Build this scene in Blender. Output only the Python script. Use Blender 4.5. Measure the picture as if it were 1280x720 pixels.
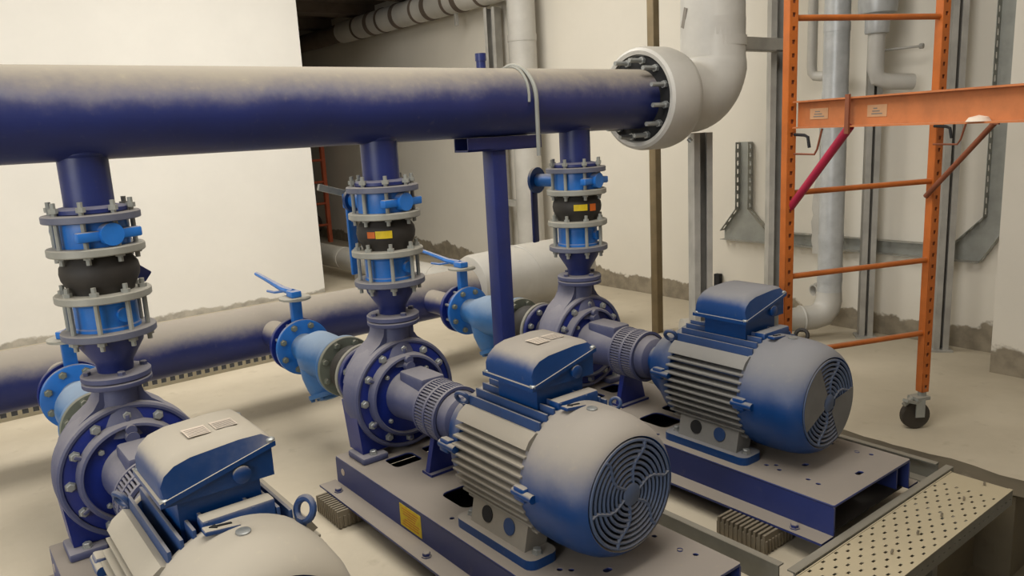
import bpy, bmesh, math, random
from mathutils import Vector, Matrix
random.seed(7)
PI = math.pi
for o in list(bpy.data.objects): bpy.data.objects.remove(o)
SC = bpy.context.scene
COL = SC.collection

# ------------------------------------------------------------------ camera
FPX = 972.14
cam_d = bpy.data.cameras.new('camera'); cam = bpy.data.objects.new('camera', cam_d); COL.objects.link(cam)
cam_d.sensor_fit = 'HORIZONTAL'; cam_d.sensor_width = 36.0; cam_d.lens = FPX/1280*36.0
cam_d.clip_start = 0.05; cam_d.clip_end = 60
def cam_axes(yaw, pitch, roll):
    yaw, pitch, roll = map(math.radians, (yaw, pitch, roll))
    f = Vector((math.sin(yaw)*math.cos(pitch), math.cos(yaw)*math.cos(pitch), -math.sin(pitch)))
    r = Vector((math.cos(yaw), -math.sin(yaw), 0)); u = r.cross(f)
    return math.cos(roll)*r + math.sin(roll)*u, -math.sin(roll)*r + math.cos(roll)*u, f
cr, cu, cf = cam_axes(37.553, 11.446, -3.018)
M = Matrix((cr, cu, -cf)).transposed().to_4x4(); M.translation = Vector((-0.444, -2.6548, 1.4184))
cam.matrix_world = M
SC.camera = cam

# ------------------------------------------------------------------ light
w = bpy.data.worlds.new('world'); SC.world = w; w.use_nodes = True
w.node_tree.nodes['Background'].inputs[0].default_value = (0.86, 0.9, 1.0, 1)
w.node_tree.nodes['Background'].inputs[1].default_value = 0.25
def area(name, loc, size, power, col, rot=(0, 0, 0)):
    d = bpy.data.lights.new(name, 'AREA'); d.shape = 'RECTANGLE'; d.size, d.size_y = size; d.energy = power; d.color = col
    o = bpy.data.objects.new(name, d); COL.objects.link(o); o.location = loc; o.rotation_euler = rot
    return o
WARM = (1.0, 0.965, 0.9); DAY = (0.97, 0.985, 1.0)
area('ceiling_lamp', (-1.6, 2.0, 3.55), (2.6, 1.3), 40, WARM)
area('ceiling_lamp', (1.7, 2.0, 3.55), (2.6, 1.3), 80, WARM)
area('ceiling_lamp', (0.6, -1.3, 3.55), (2.6, 1.3), 70, WARM)
area('window_daylight', (-3.7, -2.0, 2.1), (2.6, 1.8), 80, DAY, (math.radians(82), 0, math.radians(-58)))

VS = SC.view_settings
SC.display_settings.display_device = 'sRGB'
VS.view_transform = 'Standard'; VS.look = 'None'; VS.gamma = 1.0; VS.use_curve_mapping = False
VS.exposure = 0.2

# ------------------------------------------------------------------ materials
def s2l(c):
    return tuple((x/255/12.92 if x/255 <= 0.04045 else ((x/255+0.055)/1.055)**2.4) for x in c)
class NT:
    def __init__(s, name):
        s.m = bpy.data.materials.new(name); s.m.use_nodes = True; s.t = s.m.node_tree
        s.b = s.t.nodes['Principled BSDF']
    def n(s, typ, **kw):
        nd = s.t.nodes.new(typ)
        for k, v in kw.items():
            if k == 'inp':
                for a, b in v.items(): nd.inputs[a].default_value = b
            else: setattr(nd, k, v)
        return nd
    def l(s, a, b): s.t.links.new(a, b)
    def noise(s, scale, detail=4, rough=.55, coord='Object'):
        tc = s.n('ShaderNodeTexCoord'); no = s.n('ShaderNodeTexNoise', inp={'Scale': scale, 'Detail': detail, 'Roughness': rough})
        s.l(tc.outputs[coord], no.inputs['Vector']); return no.outputs['Fac']
    def maprange(s, v, a, b, c=0., d=1., smooth=True):
        m = s.n('ShaderNodeMapRange', inp={'From Min': a, 'From Max': b, 'To Min': c, 'To Max': d}); m.clamp = True
        if smooth: m.interpolation_type = 'SMOOTHSTEP'
        s.l(v, m.inputs['Value']); return m.outputs['Result']
    def math(s, op, a, b):
        m = s.n('ShaderNodeMath', operation=op)
        for i, v in enumerate((a, b)):
            if isinstance(v, (int, float)): m.inputs[i].default_value = v
            else: s.l(v, m.inputs[i])
        return m.outputs[0]
    def mix(s, f, a, b):
        m = s.n('ShaderNodeMix', data_type='RGBA')
        if isinstance(f, (int, float)): m.inputs[0].default_value = f
        else: s.l(f, m.inputs[0])
        for k, v in ((6, a), (7, b)):
            if isinstance(v, tuple): m.inputs[k].default_value = (*v[:3], 1)
            else: s.l(v, m.inputs[k])
        return m.outputs[2]
    def bump(s, h, strength=.2, dist=.01):
        b = s.n('ShaderNodeBump', inp={'Strength': strength, 'Distance': dist}); s.l(h, b.inputs['Height']); s.l(b.outputs[0], s.b.inputs['Normal'])
DUST = s2l((158, 149, 133))
def paint(name, col, lo=.25, hi=.8, amount=.85, rough=.45, metal=0., base=.04, nscale=7, dust=DUST, wob=.5):
    """paint with settled dust: dust lies on surfaces that face up, broken up by noise"""
    t = NT(name)
    g = t.n('ShaderNodeNewGeometry'); sx = t.n('ShaderNodeSeparateXYZ'); t.l(g.outputs['Normal'], sx.inputs[0])
    n1 = t.noise(nscale, 5, .6); n2 = t.noise(nscale*9, 3, .6)
    nn = t.math('ADD', t.math('MULTIPLY', t.math('SUBTRACT', n1, .5), wob), t.math('MULTIPLY', t.math('SUBTRACT', n2, .5), wob*.4))
    f = t.maprange(t.math('ADD', sx.outputs[2], nn), lo, hi, base, amount)
    f2 = t.math('ADD', f, t.math('MULTIPLY', t.maprange(n2, .6, .85), .12))
    c0 = t.mix(t.maprange(n1, .3, .7), tuple(x*.86 for x in col), tuple(min(1, x*1.12) for x in col))
    t.l(t.mix(f2, c0, dust), t.b.inputs['Base Color'])
    t.l(t.maprange(f, 0, .8, rough, .9), t.b.inputs['Roughness'])
    t.b.inputs['Metallic'].default_value = metal
    t.bump(n2, .08, .004)
    return t.m
def plain(name, col, rough=.6, metal=0., var=.15, nscale=6):
    t = NT(name); n = t.noise(nscale, 4)
    t.l(t.mix(t.maprange(n, .3, .7), tuple(x*(1-var) for x in col), tuple(min(1, x*(1+var)) for x in col)), t.b.inputs['Base Color'])
    t.b.inputs['Roughness'].default_value = rough; t.b.inputs['Metallic'].default_value = metal
    return t.m
def wallmat(name, col, dirt, top=.14, wob=.16):
    """painted plaster with a dirty unpainted foot of irregular height"""
    t = NT(name); g = t.n('ShaderNodeNewGeometry'); sp = t.n('ShaderNodeSeparateXYZ'); t.l(g.outputs['Position'], sp.inputs[0])
    n = t.noise(2.2, 5, .65); n2 = t.noise(14, 4)
    h = t.math('ADD', sp.outputs[2], t.math('ADD', t.math('MULTIPLY', t.math('SUBTRACT', n, .5), -wob*2.2), t.math('MULTIPLY', t.math('SUBTRACT', n2, .5), -.05)))
    f = t.maprange(h, top-.012, top+.012, 1, 0)
    c = t.mix(t.maprange(n, .3, .75), tuple(x*.96 for x in col), col)
    d = t.mix(t.maprange(n2, .3, .7), tuple(x*.8 for x in dirt), tuple(x*1.15 for x in dirt))
    t.l(t.mix(f, c, d), t.b.inputs['Base Color']); t.b.inputs['Roughness'].default_value = .85
    t.bump(n2, .06, .01); return t.m
def floormat(name, a, b, c):
    t = NT(name); n = t.noise(1.1, 6, .62); n2 = t.noise(9, 5, .6); n3 = t.noise(60, 2)
    k = t.mix(t.maprange(n, .35, .68), a, b); k = t.mix(t.math('MULTIPLY', t.maprange(n2, .58, .75), .35), k, c)
    t.l(k, t.b.inputs['Base Color']); t.b.inputs['Roughness'].default_value = .8; t.bump(t.math('ADD', n2, t.math('MULTIPLY', n3, .3)), .12, .01); return t.m

NAVY_C = s2l((13, 33, 98)); MOTOR_C = s2l((6, 60, 120)); BRIGHT_C = s2l((20, 110, 196))
m_header = paint('navy_pipe_paint', NAVY_C, -.05, .95, .95, .38, nscale=3.2, wob=.7)
m_suct = paint('navy_suction_paint', NAVY_C, .0, .75, .88, .42, nscale=3.5, wob=.5)
m_navy = paint('navy_paint', NAVY_C, .3, .95, .62, .4, dust=s2l((128, 124, 128)))
m_pump = paint('pump_navy_paint', s2l((8, 32, 112)), .3, .95, .75, .38, base=.01, dust=s2l((132, 127, 126)))
m_pumpdust = paint('pump_dusty_casing', s2l((28, 46, 100)), .0, .9, .78, .5, base=.2, dust=s2l((144, 139, 138)))
MOT = [dict(), dict(), dict()]
for k_, (am, dc, lo_) in enumerate(((.95, (176, 167, 150), -.2), (.88, (160, 151, 136), -.05), (.82, (138, 135, 130), -.02))):
    dc = s2l(dc)
    MOT[k_]['body'] = paint('motor_blue_paint', MOTOR_C, lo_+.25, lo_+.9, am, .36, base=.0, nscale=5, wob=.35, dust=dc)
    MOT[k_]['fan'] = paint('motor_fan_cover_paint', MOTOR_C, lo_-.05, lo_+.75, am, .36, base=.0, nscale=4, wob=.3, dust=dc)
    MOT[k_]['fin'] = paint('dusty_fin_paint', s2l((96, 102, 108)), -.4, .6, .9, .6, base=.5, dust=dc)
m_motor = MOT[1]['body']
m_topfin = paint('top_fin_paint', s2l((20, 58, 108)), .4, 1.1, .6, .45)
m_grille = paint('grille_blue_paint', s2l((34, 78, 130)), .1, .9, .6, .45, base=.2)
m_bright = paint('bright_blue_paint', BRIGHT_C, .35, .95, .7, .35, base=.03)
m_strain = paint('strainer_blue_paint', s2l((28, 104, 170)), .1, .95, .6, .4, base=.08, dust=s2l((168, 176, 176)))
m_base = paint('base_navy_paint', s2l((20, 42, 108)), .45, .85, .88, .45, base=.05, nscale=2.4, wob=.42, dust=s2l((150, 140, 125)))
m_galv = paint('galvanized_steel', s2l((150, 152, 146)), .2, .9, .55, .5, metal=.08, base=.08)
m_galvflange = paint('grey_flange', s2l((150, 150, 142)), .1, .9, .5, .5, metal=.1, base=.1)
m_greyblue = paint('grey_blue_flange', s2l((86, 92, 114)), .1, .9, .6, .5, base=.1)
m_greenflange = paint('green_grey_flange', s2l((112, 120, 108)), .1, .9, .5, .5, base=.1)
m_bolt = plain('bolt_steel', s2l((158, 160, 158)), .38, .45)
m_rubber = plain('black_rubber', s2l((46, 42, 38)), .65)
m_dark = plain('dark_interior', s2l((22, 22, 24)), .8)
m_fanblade = plain('fan_dark', s2l((24, 36, 56)), .7)
m_insul = paint('white_insulation_jacket', s2l((188, 185, 178)), .5, 1.1, .4, .5, base=.03, nscale=2)
m_alu = paint('foil_jacket', s2l((182, 184, 184)), .4, 1.1, .4, .36, metal=.15, base=.03)
m_strut = plain('strut_steel', s2l((164, 161, 154)), .5, .05)
m_woodpost = plain('tan_post_steel', s2l((128, 112, 84)), .6, .15)
m_orange = paint('orange_scaffold_paint', s2l((186, 98, 30)), .6, 1.2, .45, .5, base=.02, nscale=9)
m_rail = paint('worn_orange_rail_paint', s2l((186, 108, 56)), .5, 1.1, .6, .55, base=.06, nscale=11)
m_rust = paint('rusty_orange_paint', s2l((130, 70, 42)), .6, 1.2, .4, .6, base=.02)
m_red = plain('magenta_red_paint', s2l((168, 36, 66)), .45)
m_yellow = plain('yellow_label', s2l((208, 180, 28)), .6, 0, .1, 40)
m_orangetag = plain('orange_label', s2l((196, 96, 24)), .6)
m_tray = paint('dusty_tray_steel', s2l((150, 145, 128)), .1, .9, .85, .7, metal=.15, base=.3, dust=s2l((192, 178, 148)))
m_traygrey = paint('tray_rail_steel', s2l((128, 128, 120)), .3, .9, .6, .55, metal=.3, base=.12)
m_wall_l = wallmat('left_wall_paint', s2l((236, 233, 226)), s2l((176, 170, 158)), .04, .08)
m_wall = wallmat('right_wall_paint', s2l((224, 218, 205)), s2l((142, 132, 114)), .15)
m_floor = floormat('concrete_floor', s2l((182, 171, 150)), s2l((196, 185, 164)), s2l((150, 139, 118)))
m_lowfloor = floormat('lower_floor', s2l((96, 88, 70)), s2l((112, 102, 82)), s2l((70, 62, 48)))
m_kerb = floormat('dirty_mortar', s2l((84, 76, 62)), s2l((104, 95, 78)), s2l((150, 142, 124)))
m_ceil = plain('ceiling_shade_and_dark_pipe', s2l((96, 84, 74)), .9)  # passage ceiling's shade put into colour; also the dark bands and pipes
m_white_ceil = plain('white_ceiling', s2l((225, 222, 214)), .9)
m_shade_sheet = plain('interior_shade_sheet', s2l((58, 54, 50)), .8)  # dark colour standing in for the shade inside the base frames
m_pad = plain('brown_rubber_pad', s2l((124, 114, 96)), .8)
m_railtag = plain('rubbed_label', s2l((190, 146, 108)), .8)
m_paper = plain('faded_paper', s2l((196, 182, 166)), .8)
m_ink = plain('grey_print', s2l((120, 114, 106)), .8)
m_dust = plain('caked_dust', s2l((118, 118, 118)), .95)
m_wheel = plain('caster_rubber', s2l((58, 52, 44)), .7)
m_ladder = plain('ladder_orange', s2l((196, 100, 66)), .6)

# ------------------------------------------------------------------ mesh builder
class MB:
    def __init__(s): s.bm = bmesh.new()
    def faces(s, vs, fs):
        b = [s.bm.verts.new(v) for v in vs]
        for f in fs:
            try: s.bm.faces.new([b[i] for i in f])
            except ValueError: pass
        return s
    def box(s, c, d, rot=None, bev=0, seg=2):
        x, y, z = d[0]/2, d[1]/2, d[2]/2; R = rot or Matrix.Identity(3)
        vs = [R @ Vector((a*x, b*y, e*z)) + Vector(c) for a in (-1, 1) for b in (-1, 1) for e in (-1, 1)]
        bl = [s.bm.verts.new(v) for v in vs]
        fl = [s.bm.faces.new([bl[i] for i in f]) for f in ((0, 1, 3, 2), (4, 6, 7, 5), (0, 4, 5, 1), (2, 3, 7, 6), (0, 2, 6, 4), (1, 5, 7, 3))]
        if bev:
            es = list({e for f in fl for e in f.edges})
            bmesh.ops.bevel(s.bm, geom=es, offset=bev, segments=seg, affect='EDGES', profile=.5)
        return s
    def bb(s, x0, x1, y0, y1, z0, z1, bev=0): return s.box(((x0+x1)/2, (y0+y1)/2, (z0+z1)/2), (abs(x1-x0), abs(y1-y0), abs(z1-z0)), None, bev)
    def lathe(s, prof, o=(0, 0, 0), axis=(0, 0, 1), seg=32, cap=True):
        """prof: list of (t along axis, radius)"""
        a = Vector(axis).normalized(); u = a.orthogonal().normalized(); v = a.cross(u); o = Vector(o); rings = []
        for t, r in prof:
            if r < 1e-6: rings.append([s.bm.verts.new(o+a*t)])
            else: rings.append([s.bm.verts.new(o+a*t+(u*math.cos(2*PI*k/seg)+v*math.sin(2*PI*k/seg))*r) for k in range(seg)])
        for p, q in zip(rings, rings[1:]):
            for k in range(seg):
                j = (k+1) % seg
                if len(p) == 1 and len(q) == 1: continue
                if len(p) == 1: s.bm.faces.new((p[0], q[j], q[k]))
                elif len(q) == 1: s.bm.faces.new((p[k], p[j], q[0]))
                else: s.bm.faces.new((p[k], p[j], q[j], q[k]))
        if cap:
            if len(rings[0]) > 2: s.bm.faces.new(rings[0][::-1])
            if len(rings[-1]) > 2: s.bm.faces.new(rings[-1])
        return s
    def cyl(s, p0, p1, r, seg=16, r2=None, cap=True):
        p0, p1 = Vector(p0), Vector(p1); return s.lathe([(0, r), ((p1-p0).length, r if r2 is None else r2)], p0, p1-p0, seg, cap)
    def disc_ring(s, o, axis, t0, t1, r0, r1, seg=32):
        """flat ring (washer) r0 inner r1 outer"""
        return s.lathe([(t0, r0), (t0, r1), (t1, r1), (t1, r0), (t0, r0)], o, axis, seg, False)
    def tube(s, pts, r, seg=10, closed=False):
        pts = [Vector(p) for p in pts]; n = len(pts); rings = []; up = None
        for i, p in enumerate(pts):
            a = pts[i-1] if (i > 0 or closed) else p; b = pts[(i+1) % n] if (i < n-1 or closed) else p
            t = (b-a).normalized()
            if up is None: up = t.orthogonal().normalized()
            up = (up - t*up.dot(t)).normalized(); v = t.cross(up)
            rr = r[i] if isinstance(r, (list, tuple)) else r
            rings.append([s.bm.verts.new(p+(up*math.cos(2*PI*k/seg)+v*math.sin(2*PI*k/seg))*rr) for k in range(seg)])
        pr = list(zip(rings, rings[1:])) + ([(rings[-1], rings[0])] if closed else [])
        for p, q in pr:
            for k in range(seg): s.bm.faces.new((p[k], p[(k+1) % seg], q[(k+1) % seg], q[k]))
        if not closed: s.bm.faces.new(rings[0][::-1]); s.bm.faces.new(rings[-1])
        return s
    def torus(s, o, axis, R, r, seg=40, sg=8):
        a = Vector(axis).normalized(); u = a.orthogonal().normalized(); v = a.cross(u)
        return s.tube([Vector(o)+(u*math.cos(2*PI*k/seg)+v*math.sin(2*PI*k/seg))*R for k in range(seg)], r, sg, True)
    def prism(s, poly, d0, d1, fn):
        """poly of 2D points, fn(p, d)->3D"""
        a = [s.bm.verts.new(fn(p, d0)) for p in poly]; b = [s.bm.verts.new(fn(p, d1)) for p in poly]; n = len(poly)
        s.bm.faces.new(a[::-1]); s.bm.faces.new(b)
        for k in range(n): s.bm.faces.new((a[k], a[(k+1) % n], b[(k+1) % n], b[k]))
        return s
    def perf(s, o, ax, ay, w, h, nx, ny, hw, hh, stag=False):
        """perforated sheet: rectangular holes, one per cell"""
        o, ax, ay = Vector(o), Vector(ax), Vector(ay); cw, ch = w/nx, h/ny
        for i in range(nx):
            for j in range(ny):
                x0, y0 = i*cw, j*ch; cx, cy = x0+cw/2, y0+ch/2
                if stag and i % 2: cy += ch*.22
                elif stag: cy -= ch*.22
                P = [(x0, y0), (x0+cw, y0), (x0+cw, y0+ch), (x0, y0+ch), (cx-hw/2, cy-hh/2), (cx+hw/2, cy-hh/2), (cx+hw/2, cy+hh/2), (cx-hw/2, cy+hh/2)]
                s.faces([o+ax*a+ay*b for a, b in P], [(0, 1, 5, 4), (1, 2, 6, 5), (2, 3, 7, 6), (3, 0, 4, 7)])
        bmesh.ops.remove_doubles(s.bm, verts=s.bm.verts[:], dist=1e-5)
        return s
    def done(s, key, ang=38):
        bmesh.ops.recalc_face_normals(s.bm, faces=s.bm.faces[:])
        for f in s.bm.faces: f.smooth = True
        for e in s.bm.edges:
            if len(e.link_faces) != 2 or e.calc_face_angle(0) > math.radians(ang): e.smooth = False
        me = bpy.data.meshes.new(key); s.bm.to_mesh(me); s.bm.free(); return me
CACHE = {}
def cached(key, fn):
    if key not in CACHE: CACHE[key] = fn().done(key)
    return CACHE[key]
def link(name, me, mat, parent=None, loc=None, mw=None):
    if mat is not None and len(me.materials) == 0: me.materials.append(mat)
    o = bpy.data.objects.new(name, me); COL.objects.link(o)
    if parent: o.parent = parent
    if mw is not None: o.matrix_basis = mw
    elif loc: o.location = loc
    if mat is not None and me.materials[0] is not mat:
        o.material_slots[0].link = 'OBJECT'; o.material_slots[0].material = mat
    return o
def part(name, mb, mat, parent, loc=None, mw=None):
    return link(name, mb.done(name), mat, parent, loc, mw)
def cpart(name, key, fn, mat, parent, loc=None, mw=None):
    return link(name, cached(key, fn), mat, parent, loc, mw)
def tag(o, label, cat, group=None):
    o['label'] = label; o['category'] = cat
    if group: o['group'] = group
    return o
def thing(name, label, cat, loc=(0, 0, 0), group=None):
    o = bpy.data.objects.new(name, None); o.empty_display_size = .1; COL.objects.link(o); o.location = loc
    return tag(o, label, cat, group)
def struct(name, mb, mat, parent=None):
    o = part(name, mb, mat, parent)
    if not parent: o['kind'] = 'structure'
    return o
def solid(o, t):
    m = o.modifiers.new('thickness', 'SOLIDIFY'); m.thickness = t; m.offset = 0; return o
def frame(z_axis, loc=(0, 0, 0)):
    z = Vector(z_axis).normalized(); x = z.orthogonal().normalized(); y = z.cross(x)
    m = Matrix((x, y, z)).transposed().to_4x4(); m.translation = Vector(loc); return m
def flat_plate(key, outline, holes, z0, z1):
    """plate with real holes: 2D curve filled and extruded, turned into a mesh"""
    cu_ = bpy.data.curves.new(key, 'CURVE'); cu_.dimensions = '2D'; cu_.fill_mode = 'BOTH'; cu_.extrude = (z1-z0)/2
    for poly in [outline]+holes:
        sp = cu_.splines.new('POLY'); sp.points.add(len(poly)-1); sp.use_cyclic_u = True
        for p, q in zip(sp.points, poly): p.co = (q[0], q[1], 0, 1)
    ob = bpy.data.objects.new(key, cu_); COL.objects.link(ob)
    bpy.context.view_layer.update()
    me = bpy.data.meshes.new_from_object(ob.evaluated_get(bpy.context.evaluated_depsgraph_get()))
    bpy.data.objects.remove(ob); bpy.data.curves.remove(cu_)
    bm = bmesh.new(); bm.from_mesh(me); bmesh.ops.remove_doubles(bm, verts=bm.verts[:], dist=1e-6)
    for v in bm.verts: v.co.z += (z0+z1)/2
    bmesh.ops.recalc_face_normals(bm, faces=bm.faces[:]); bm.to_mesh(me); bm.free(); me.name = key
    return me
def rrect(x0, x1, y0, y1, r, n=4):
    out = []
    for cx, cy, a0 in ((x1-r, y1-r, 0), (x0+r, y1-r, 90), (x0+r, y0+r, 180), (x1-r, y0+r, 270)):
        for k in range(n+1):
            a = math.radians(a0+90*k/n); out.append((cx+r*math.cos(a), cy+r*math.sin(a)))
    return out
def circ(x, y, r, n=12): return [(x+r*math.cos(2*PI*k/n), y+r*math.sin(2*PI*k/n)) for k in range(n)]
def arc(c, r, a0, a1, n, fn): return [fn(Vector(c), r, math.radians(a0+(a1-a0)*k/n)) for k in range(n+1)]
hexbolt = lambda: MB().lathe([(0, .017), (.004, .017), (.004, .0135), (.014, .0135), (.016, .011)], seg=6)
def bolts(parent, n, R, o, axis, a0=0., key='hexbolt', mat=None, sc=1.):
    a = Vector(axis).normalized(); u = a.orthogonal().normalized(); v = a.cross(u)
    for k in range(n):
        t = a0+2*PI*k/n; p = Vector(o)+(u*math.cos(t)+v*math.sin(t))*R
        mw = frame(a, p) @ Matrix.Scale(sc, 4)
        cpart('bolt', key, hexbolt, mat or m_bolt, parent, mw=mw)

# ------------------------------------------------------------------ the setting
XW = 4.41; YL = 4.2
struct('floor', MB().bb(-4.5, 2.62, -1.53, 11, -.4, 0).bb(2.62, XW+.3, -1.66, 11, -.4, 0), m_floor)
struct('floor', MB().bb(-4.5, XW+.3, -6.2, -1.5, -.6, -.34), m_lowfloor)
struct('trim_shade', MB().bb(-4.5, 2.62, -1.536, -1.53, -.34, -.006).bb(2.614, 2.62, -1.66, -1.536, -.34, -.006).bb(2.614, XW, -1.666, -1.66, -.34, -.006), m_lowfloor)  # added dark facing, shade below the tray put into its colour
struct('wall_right', MB().bb(XW, XW+.25, -6.2, 11, -.3, 3.7), m_wall)
struct('wall_left', MB().bb(-4.5, 2.58, YL, YL+.25, 0, 3.7), m_wall_l)
struct('wall_passage', MB().bb(2.33, 2.58, YL+.25, 11, 0, 3.7), m_wall_l)
struct('wall_end', MB().bb(2.33, XW+.25, 11, 11.2, 0, 3.7), m_wall)
struct('wall_side', MB().bb(-4.7, -4.5, -6.2, YL+.25, -.5, 3.7), m_wall_l)
struct('wall_rear', MB().bb(-4.7, XW+.25, -6.4, -6.2, -.5, 3.7), m_wall_l)
struct('wall_pilaster', MB().bb(4.04, XW, -2.6, -1.03, 0, 3.7), m_wall)
struct('ceiling', MB().bb(-4.7, XW+.25, -6.4, YL+.25, 3.7, 3.85), m_white_ceil)
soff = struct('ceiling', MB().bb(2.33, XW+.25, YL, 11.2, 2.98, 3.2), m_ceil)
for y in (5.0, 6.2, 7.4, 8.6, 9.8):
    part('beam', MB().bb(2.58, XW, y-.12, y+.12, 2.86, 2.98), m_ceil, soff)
def kerb():
    b = MB(); n = 40; y0, y1 = -1.75, 1.9; rows = []
    for k in range(n+1):
        y = y0+(y1-y0)*k/n; j = random.uniform(-.012, .012); h = random.uniform(.004, .016)
        rows.append([(2.625+random.uniform(-.02, .02), y, .0), (2.64+j, y, h), (2.735+j, y, h+.004), (2.755+random.uniform(-.014, .014), y, .0)])
    vs = [p for r in rows for p in r]
    b.faces(vs, [(4*i+j, 4*i+j+1, 4*i+j+5, 4*i+j+4) for i in range(n) for j in range(3)]); return b
struct('trim_1', kerb(), m_kerb)

# ------------------------------------------------------------------ the pump lines
XS = (0.0, 1.0, 2.0); ZP = .4216
TAIL = ('on the line farthest from the scaffold', 'on the middle pump line', 'on the line nearest the scaffold')
TAILM = ('heavily dusted, farthest from the orange scaffold', 'on the frame with the yellow sticker', 'beside the orange scaffold')
ZA, ZB, ZC, ZD, ZE = 1.228, 1.129, .987, .871, .731
AY = (0, -1, 0)

def stud(key, L):
    return cached(key, lambda: MB().lathe([(0, .0075), (L, .0075)], seg=8)
                  .lathe([(.016, .0135), (.03, .0135)], seg=6).lathe([(L-.03, .0135), (L-.016, .0135)], seg=6))
def studs(parent, z0, z1, R, n=8, a0=PI/8):
    me = stud('stud%.3f' % (z1-z0), z1-z0)
    for k in range(n):
        t = a0+2*PI*k/n; link('stud', me, m_galv, parent, (R*math.cos(t), R*math.sin(t), z0))

def build_column(i):
    x = XS[i]
    # butterfly valve with stem front boss and rear neck, lever
    bvn = Vector((-.22, .97, 0)).normalized()
    NL, PR = ((.2, .05), (.18, .045), (.225, .062))[i]
    t = thing('butterfly_valve', ('bright blue butterfly valve under the header, ' + ('lever pointing sideways', 'lever hanging down, on the middle line', 'lever hanging down, beside the insulated elbow')[i]), 'valve', (x, 0, ZB), 'riser butterfly valves')
    cpart('body', 'bv_body', lambda: MB().lathe([(.012, .085), (.012, .098), (.03, .1), (.068, .1), (.088, .098), (.088, .085)], seg=36), m_bright, t)
    def boss():
        b = MB(); f = -bvn; s = Vector((-f.y, f.x, 0))
        R = Matrix((s, f, Vector((0, 0, 1)))).transposed()
        b.box(f*.1+Vector((0, 0, .048)), (.19, .03, .03), R, .006); b.cyl(f*.07+Vector((0, 0, .05)), f*.128+Vector((0, 0, .05)), .034, 20)
        return b
    cpart('stem_boss', 'bv_boss', boss, m_bright, t)
    cpart('neck', 'bv_neck%d' % i, lambda: MB().cyl(bvn*.08+Vector((0, 0, .05)), bvn*NL+Vector((0, 0, .05)), .03, 16), m_bright, t)
    cpart('top_plate', 'bv_plate%d' % i, lambda: MB().cyl(bvn*(NL-.005)+Vector((0, 0, .05)), bvn*(NL+.01)+Vector((0, 0, .05)), PR, 24), m_motor, t)
    d = Vector((0, 0, -1)) if i else Vector((.77, 0, -.64)).normalized()
    s = bvn.cross(d).normalized(); R = Matrix((s, bvn, d)).transposed()
    lv = MB(); lv.box(bvn*(NL+.022)+Vector((0, 0, .05))+d*.14, (.042, .014, .32), R, .005); lv.box(bvn*(NL+.022)+Vector((0, 0, .05)), (.06, .02, .06), R, .006)
    lv = part('lever', lv, m_navy if i != 1 else m_bright, t)
    if i == 1:
        part('trigger', MB().box(bvn*(NL+.03)+Vector((-.05, 0, .09)), (.15, .02, .026), Matrix.Rotation(.3, 3, 'Y'), .004), m_galv, lv)
    studs(t, -.035, .15, .113)
    # rubber expansion joint
    t = thing('rubber_expansion_joint', ('black rubber bellows joint without a label between grey flanges', 'black rubber bellows joint with yellow label, between header support and plain wall', 'black rubber bellows joint with yellow label, beside the insulated elbow')[i], 'expansion joint', (x, 0, ZC), 'riser rubber joints')
    cpart('bellows', 'bellows', lambda: MB().lathe([(.0, .075), (.004, .09), (.02, .092), (.035, .1), (.055, .11), (.075, .113), (.095, .11), (.11, .1), (.122, .092), (.135, .09), (.14, .075)], seg=40), m_rubber, t)
    for z in (0, ZB-ZC):
        cpart('flange', 'loose_flange', lambda: MB().lathe([(-.012, .06), (-.012, .134), (-.009, .137), (.009, .137), (.012, .134), (.012, .06)], seg=44), m_galvflange, t, (0, 0, z))
    if i:
        a = math.radians(-139 if i == 1 else -140)
        def lab(a0, a1, z0, z1, r):
            b = MB(); n = 8; P = []
            for k in range(n+1):
                q = a0+(a1-a0)*k/n; P += [(r*math.cos(q), r*math.sin(q), z0), (r*math.cos(q), r*math.sin(q), z1)]
            return b.faces(P, [(2*k, 2*k+2, 2*k+3, 2*k+1) for k in range(n)])
        part('yellow_label', lab(a, a+.55, .062, .09, .1145), m_yellow, t)
        part('orange_label', lab(a-.3, a-.02, .064, .088, .1146) if i == 1 else lab(a+.66, a+.95, .058, .09, .1146), m_orangetag, t)
    # check valve
    t = thing('wafer_check_valve', 'bright blue wafer check valve clamped by studs ' + TAIL[i], 'valve', (x, 0, ZD), 'riser check valves')
    cpart('body', 'cv_body', lambda: MB().lathe([(.011, .07), (.011, .094), (.02, .094), (.024, .09), (.09, .09), (.094, .094), (.104, .094), (.104, .07)], seg=36), m_bright, t)
    cpart('boss', 'cv_boss', lambda: MB().cyl((.03, -.08, .058), (.034, -.098, .058), .022, 16), m_bright, t)
    studs(t, -.04, .155, .113, 8, PI/8)
    # cone reducer with upper plate and lower flange
    t = thing('reducer_cone', 'navy cone reducer with flanges above the pump ' + TAIL[i], 'pipe reducer', (x, 0, ZE), 'riser reducers')
    cpart('top_flange', 'rd_top', lambda: MB().lathe([(.129, .05), (.129, .134), (.131, .136), (.149, .136), (.151, .134), (.151, .05)], seg=44), m_greyblue, t)
    cpart('cone', 'rd_cone', lambda: MB().lathe([(.012, .052), (.04, .055), (.1, .092), (.13, .098)], seg=36), m_navy, t)
    cpart('lower_flange', 'rd_low', lambda: MB().lathe([(-.011, .04), (-.011, .098), (-.008, .102), (.006, .102), (.01, .098), (.012, .06)], seg=40), m_pumpdust, t)
    bolts(t, 4, .082, (0, 0, .008), (0, 0, 1), PI/4, sc=.9, mat=m_pumpdust)

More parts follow.
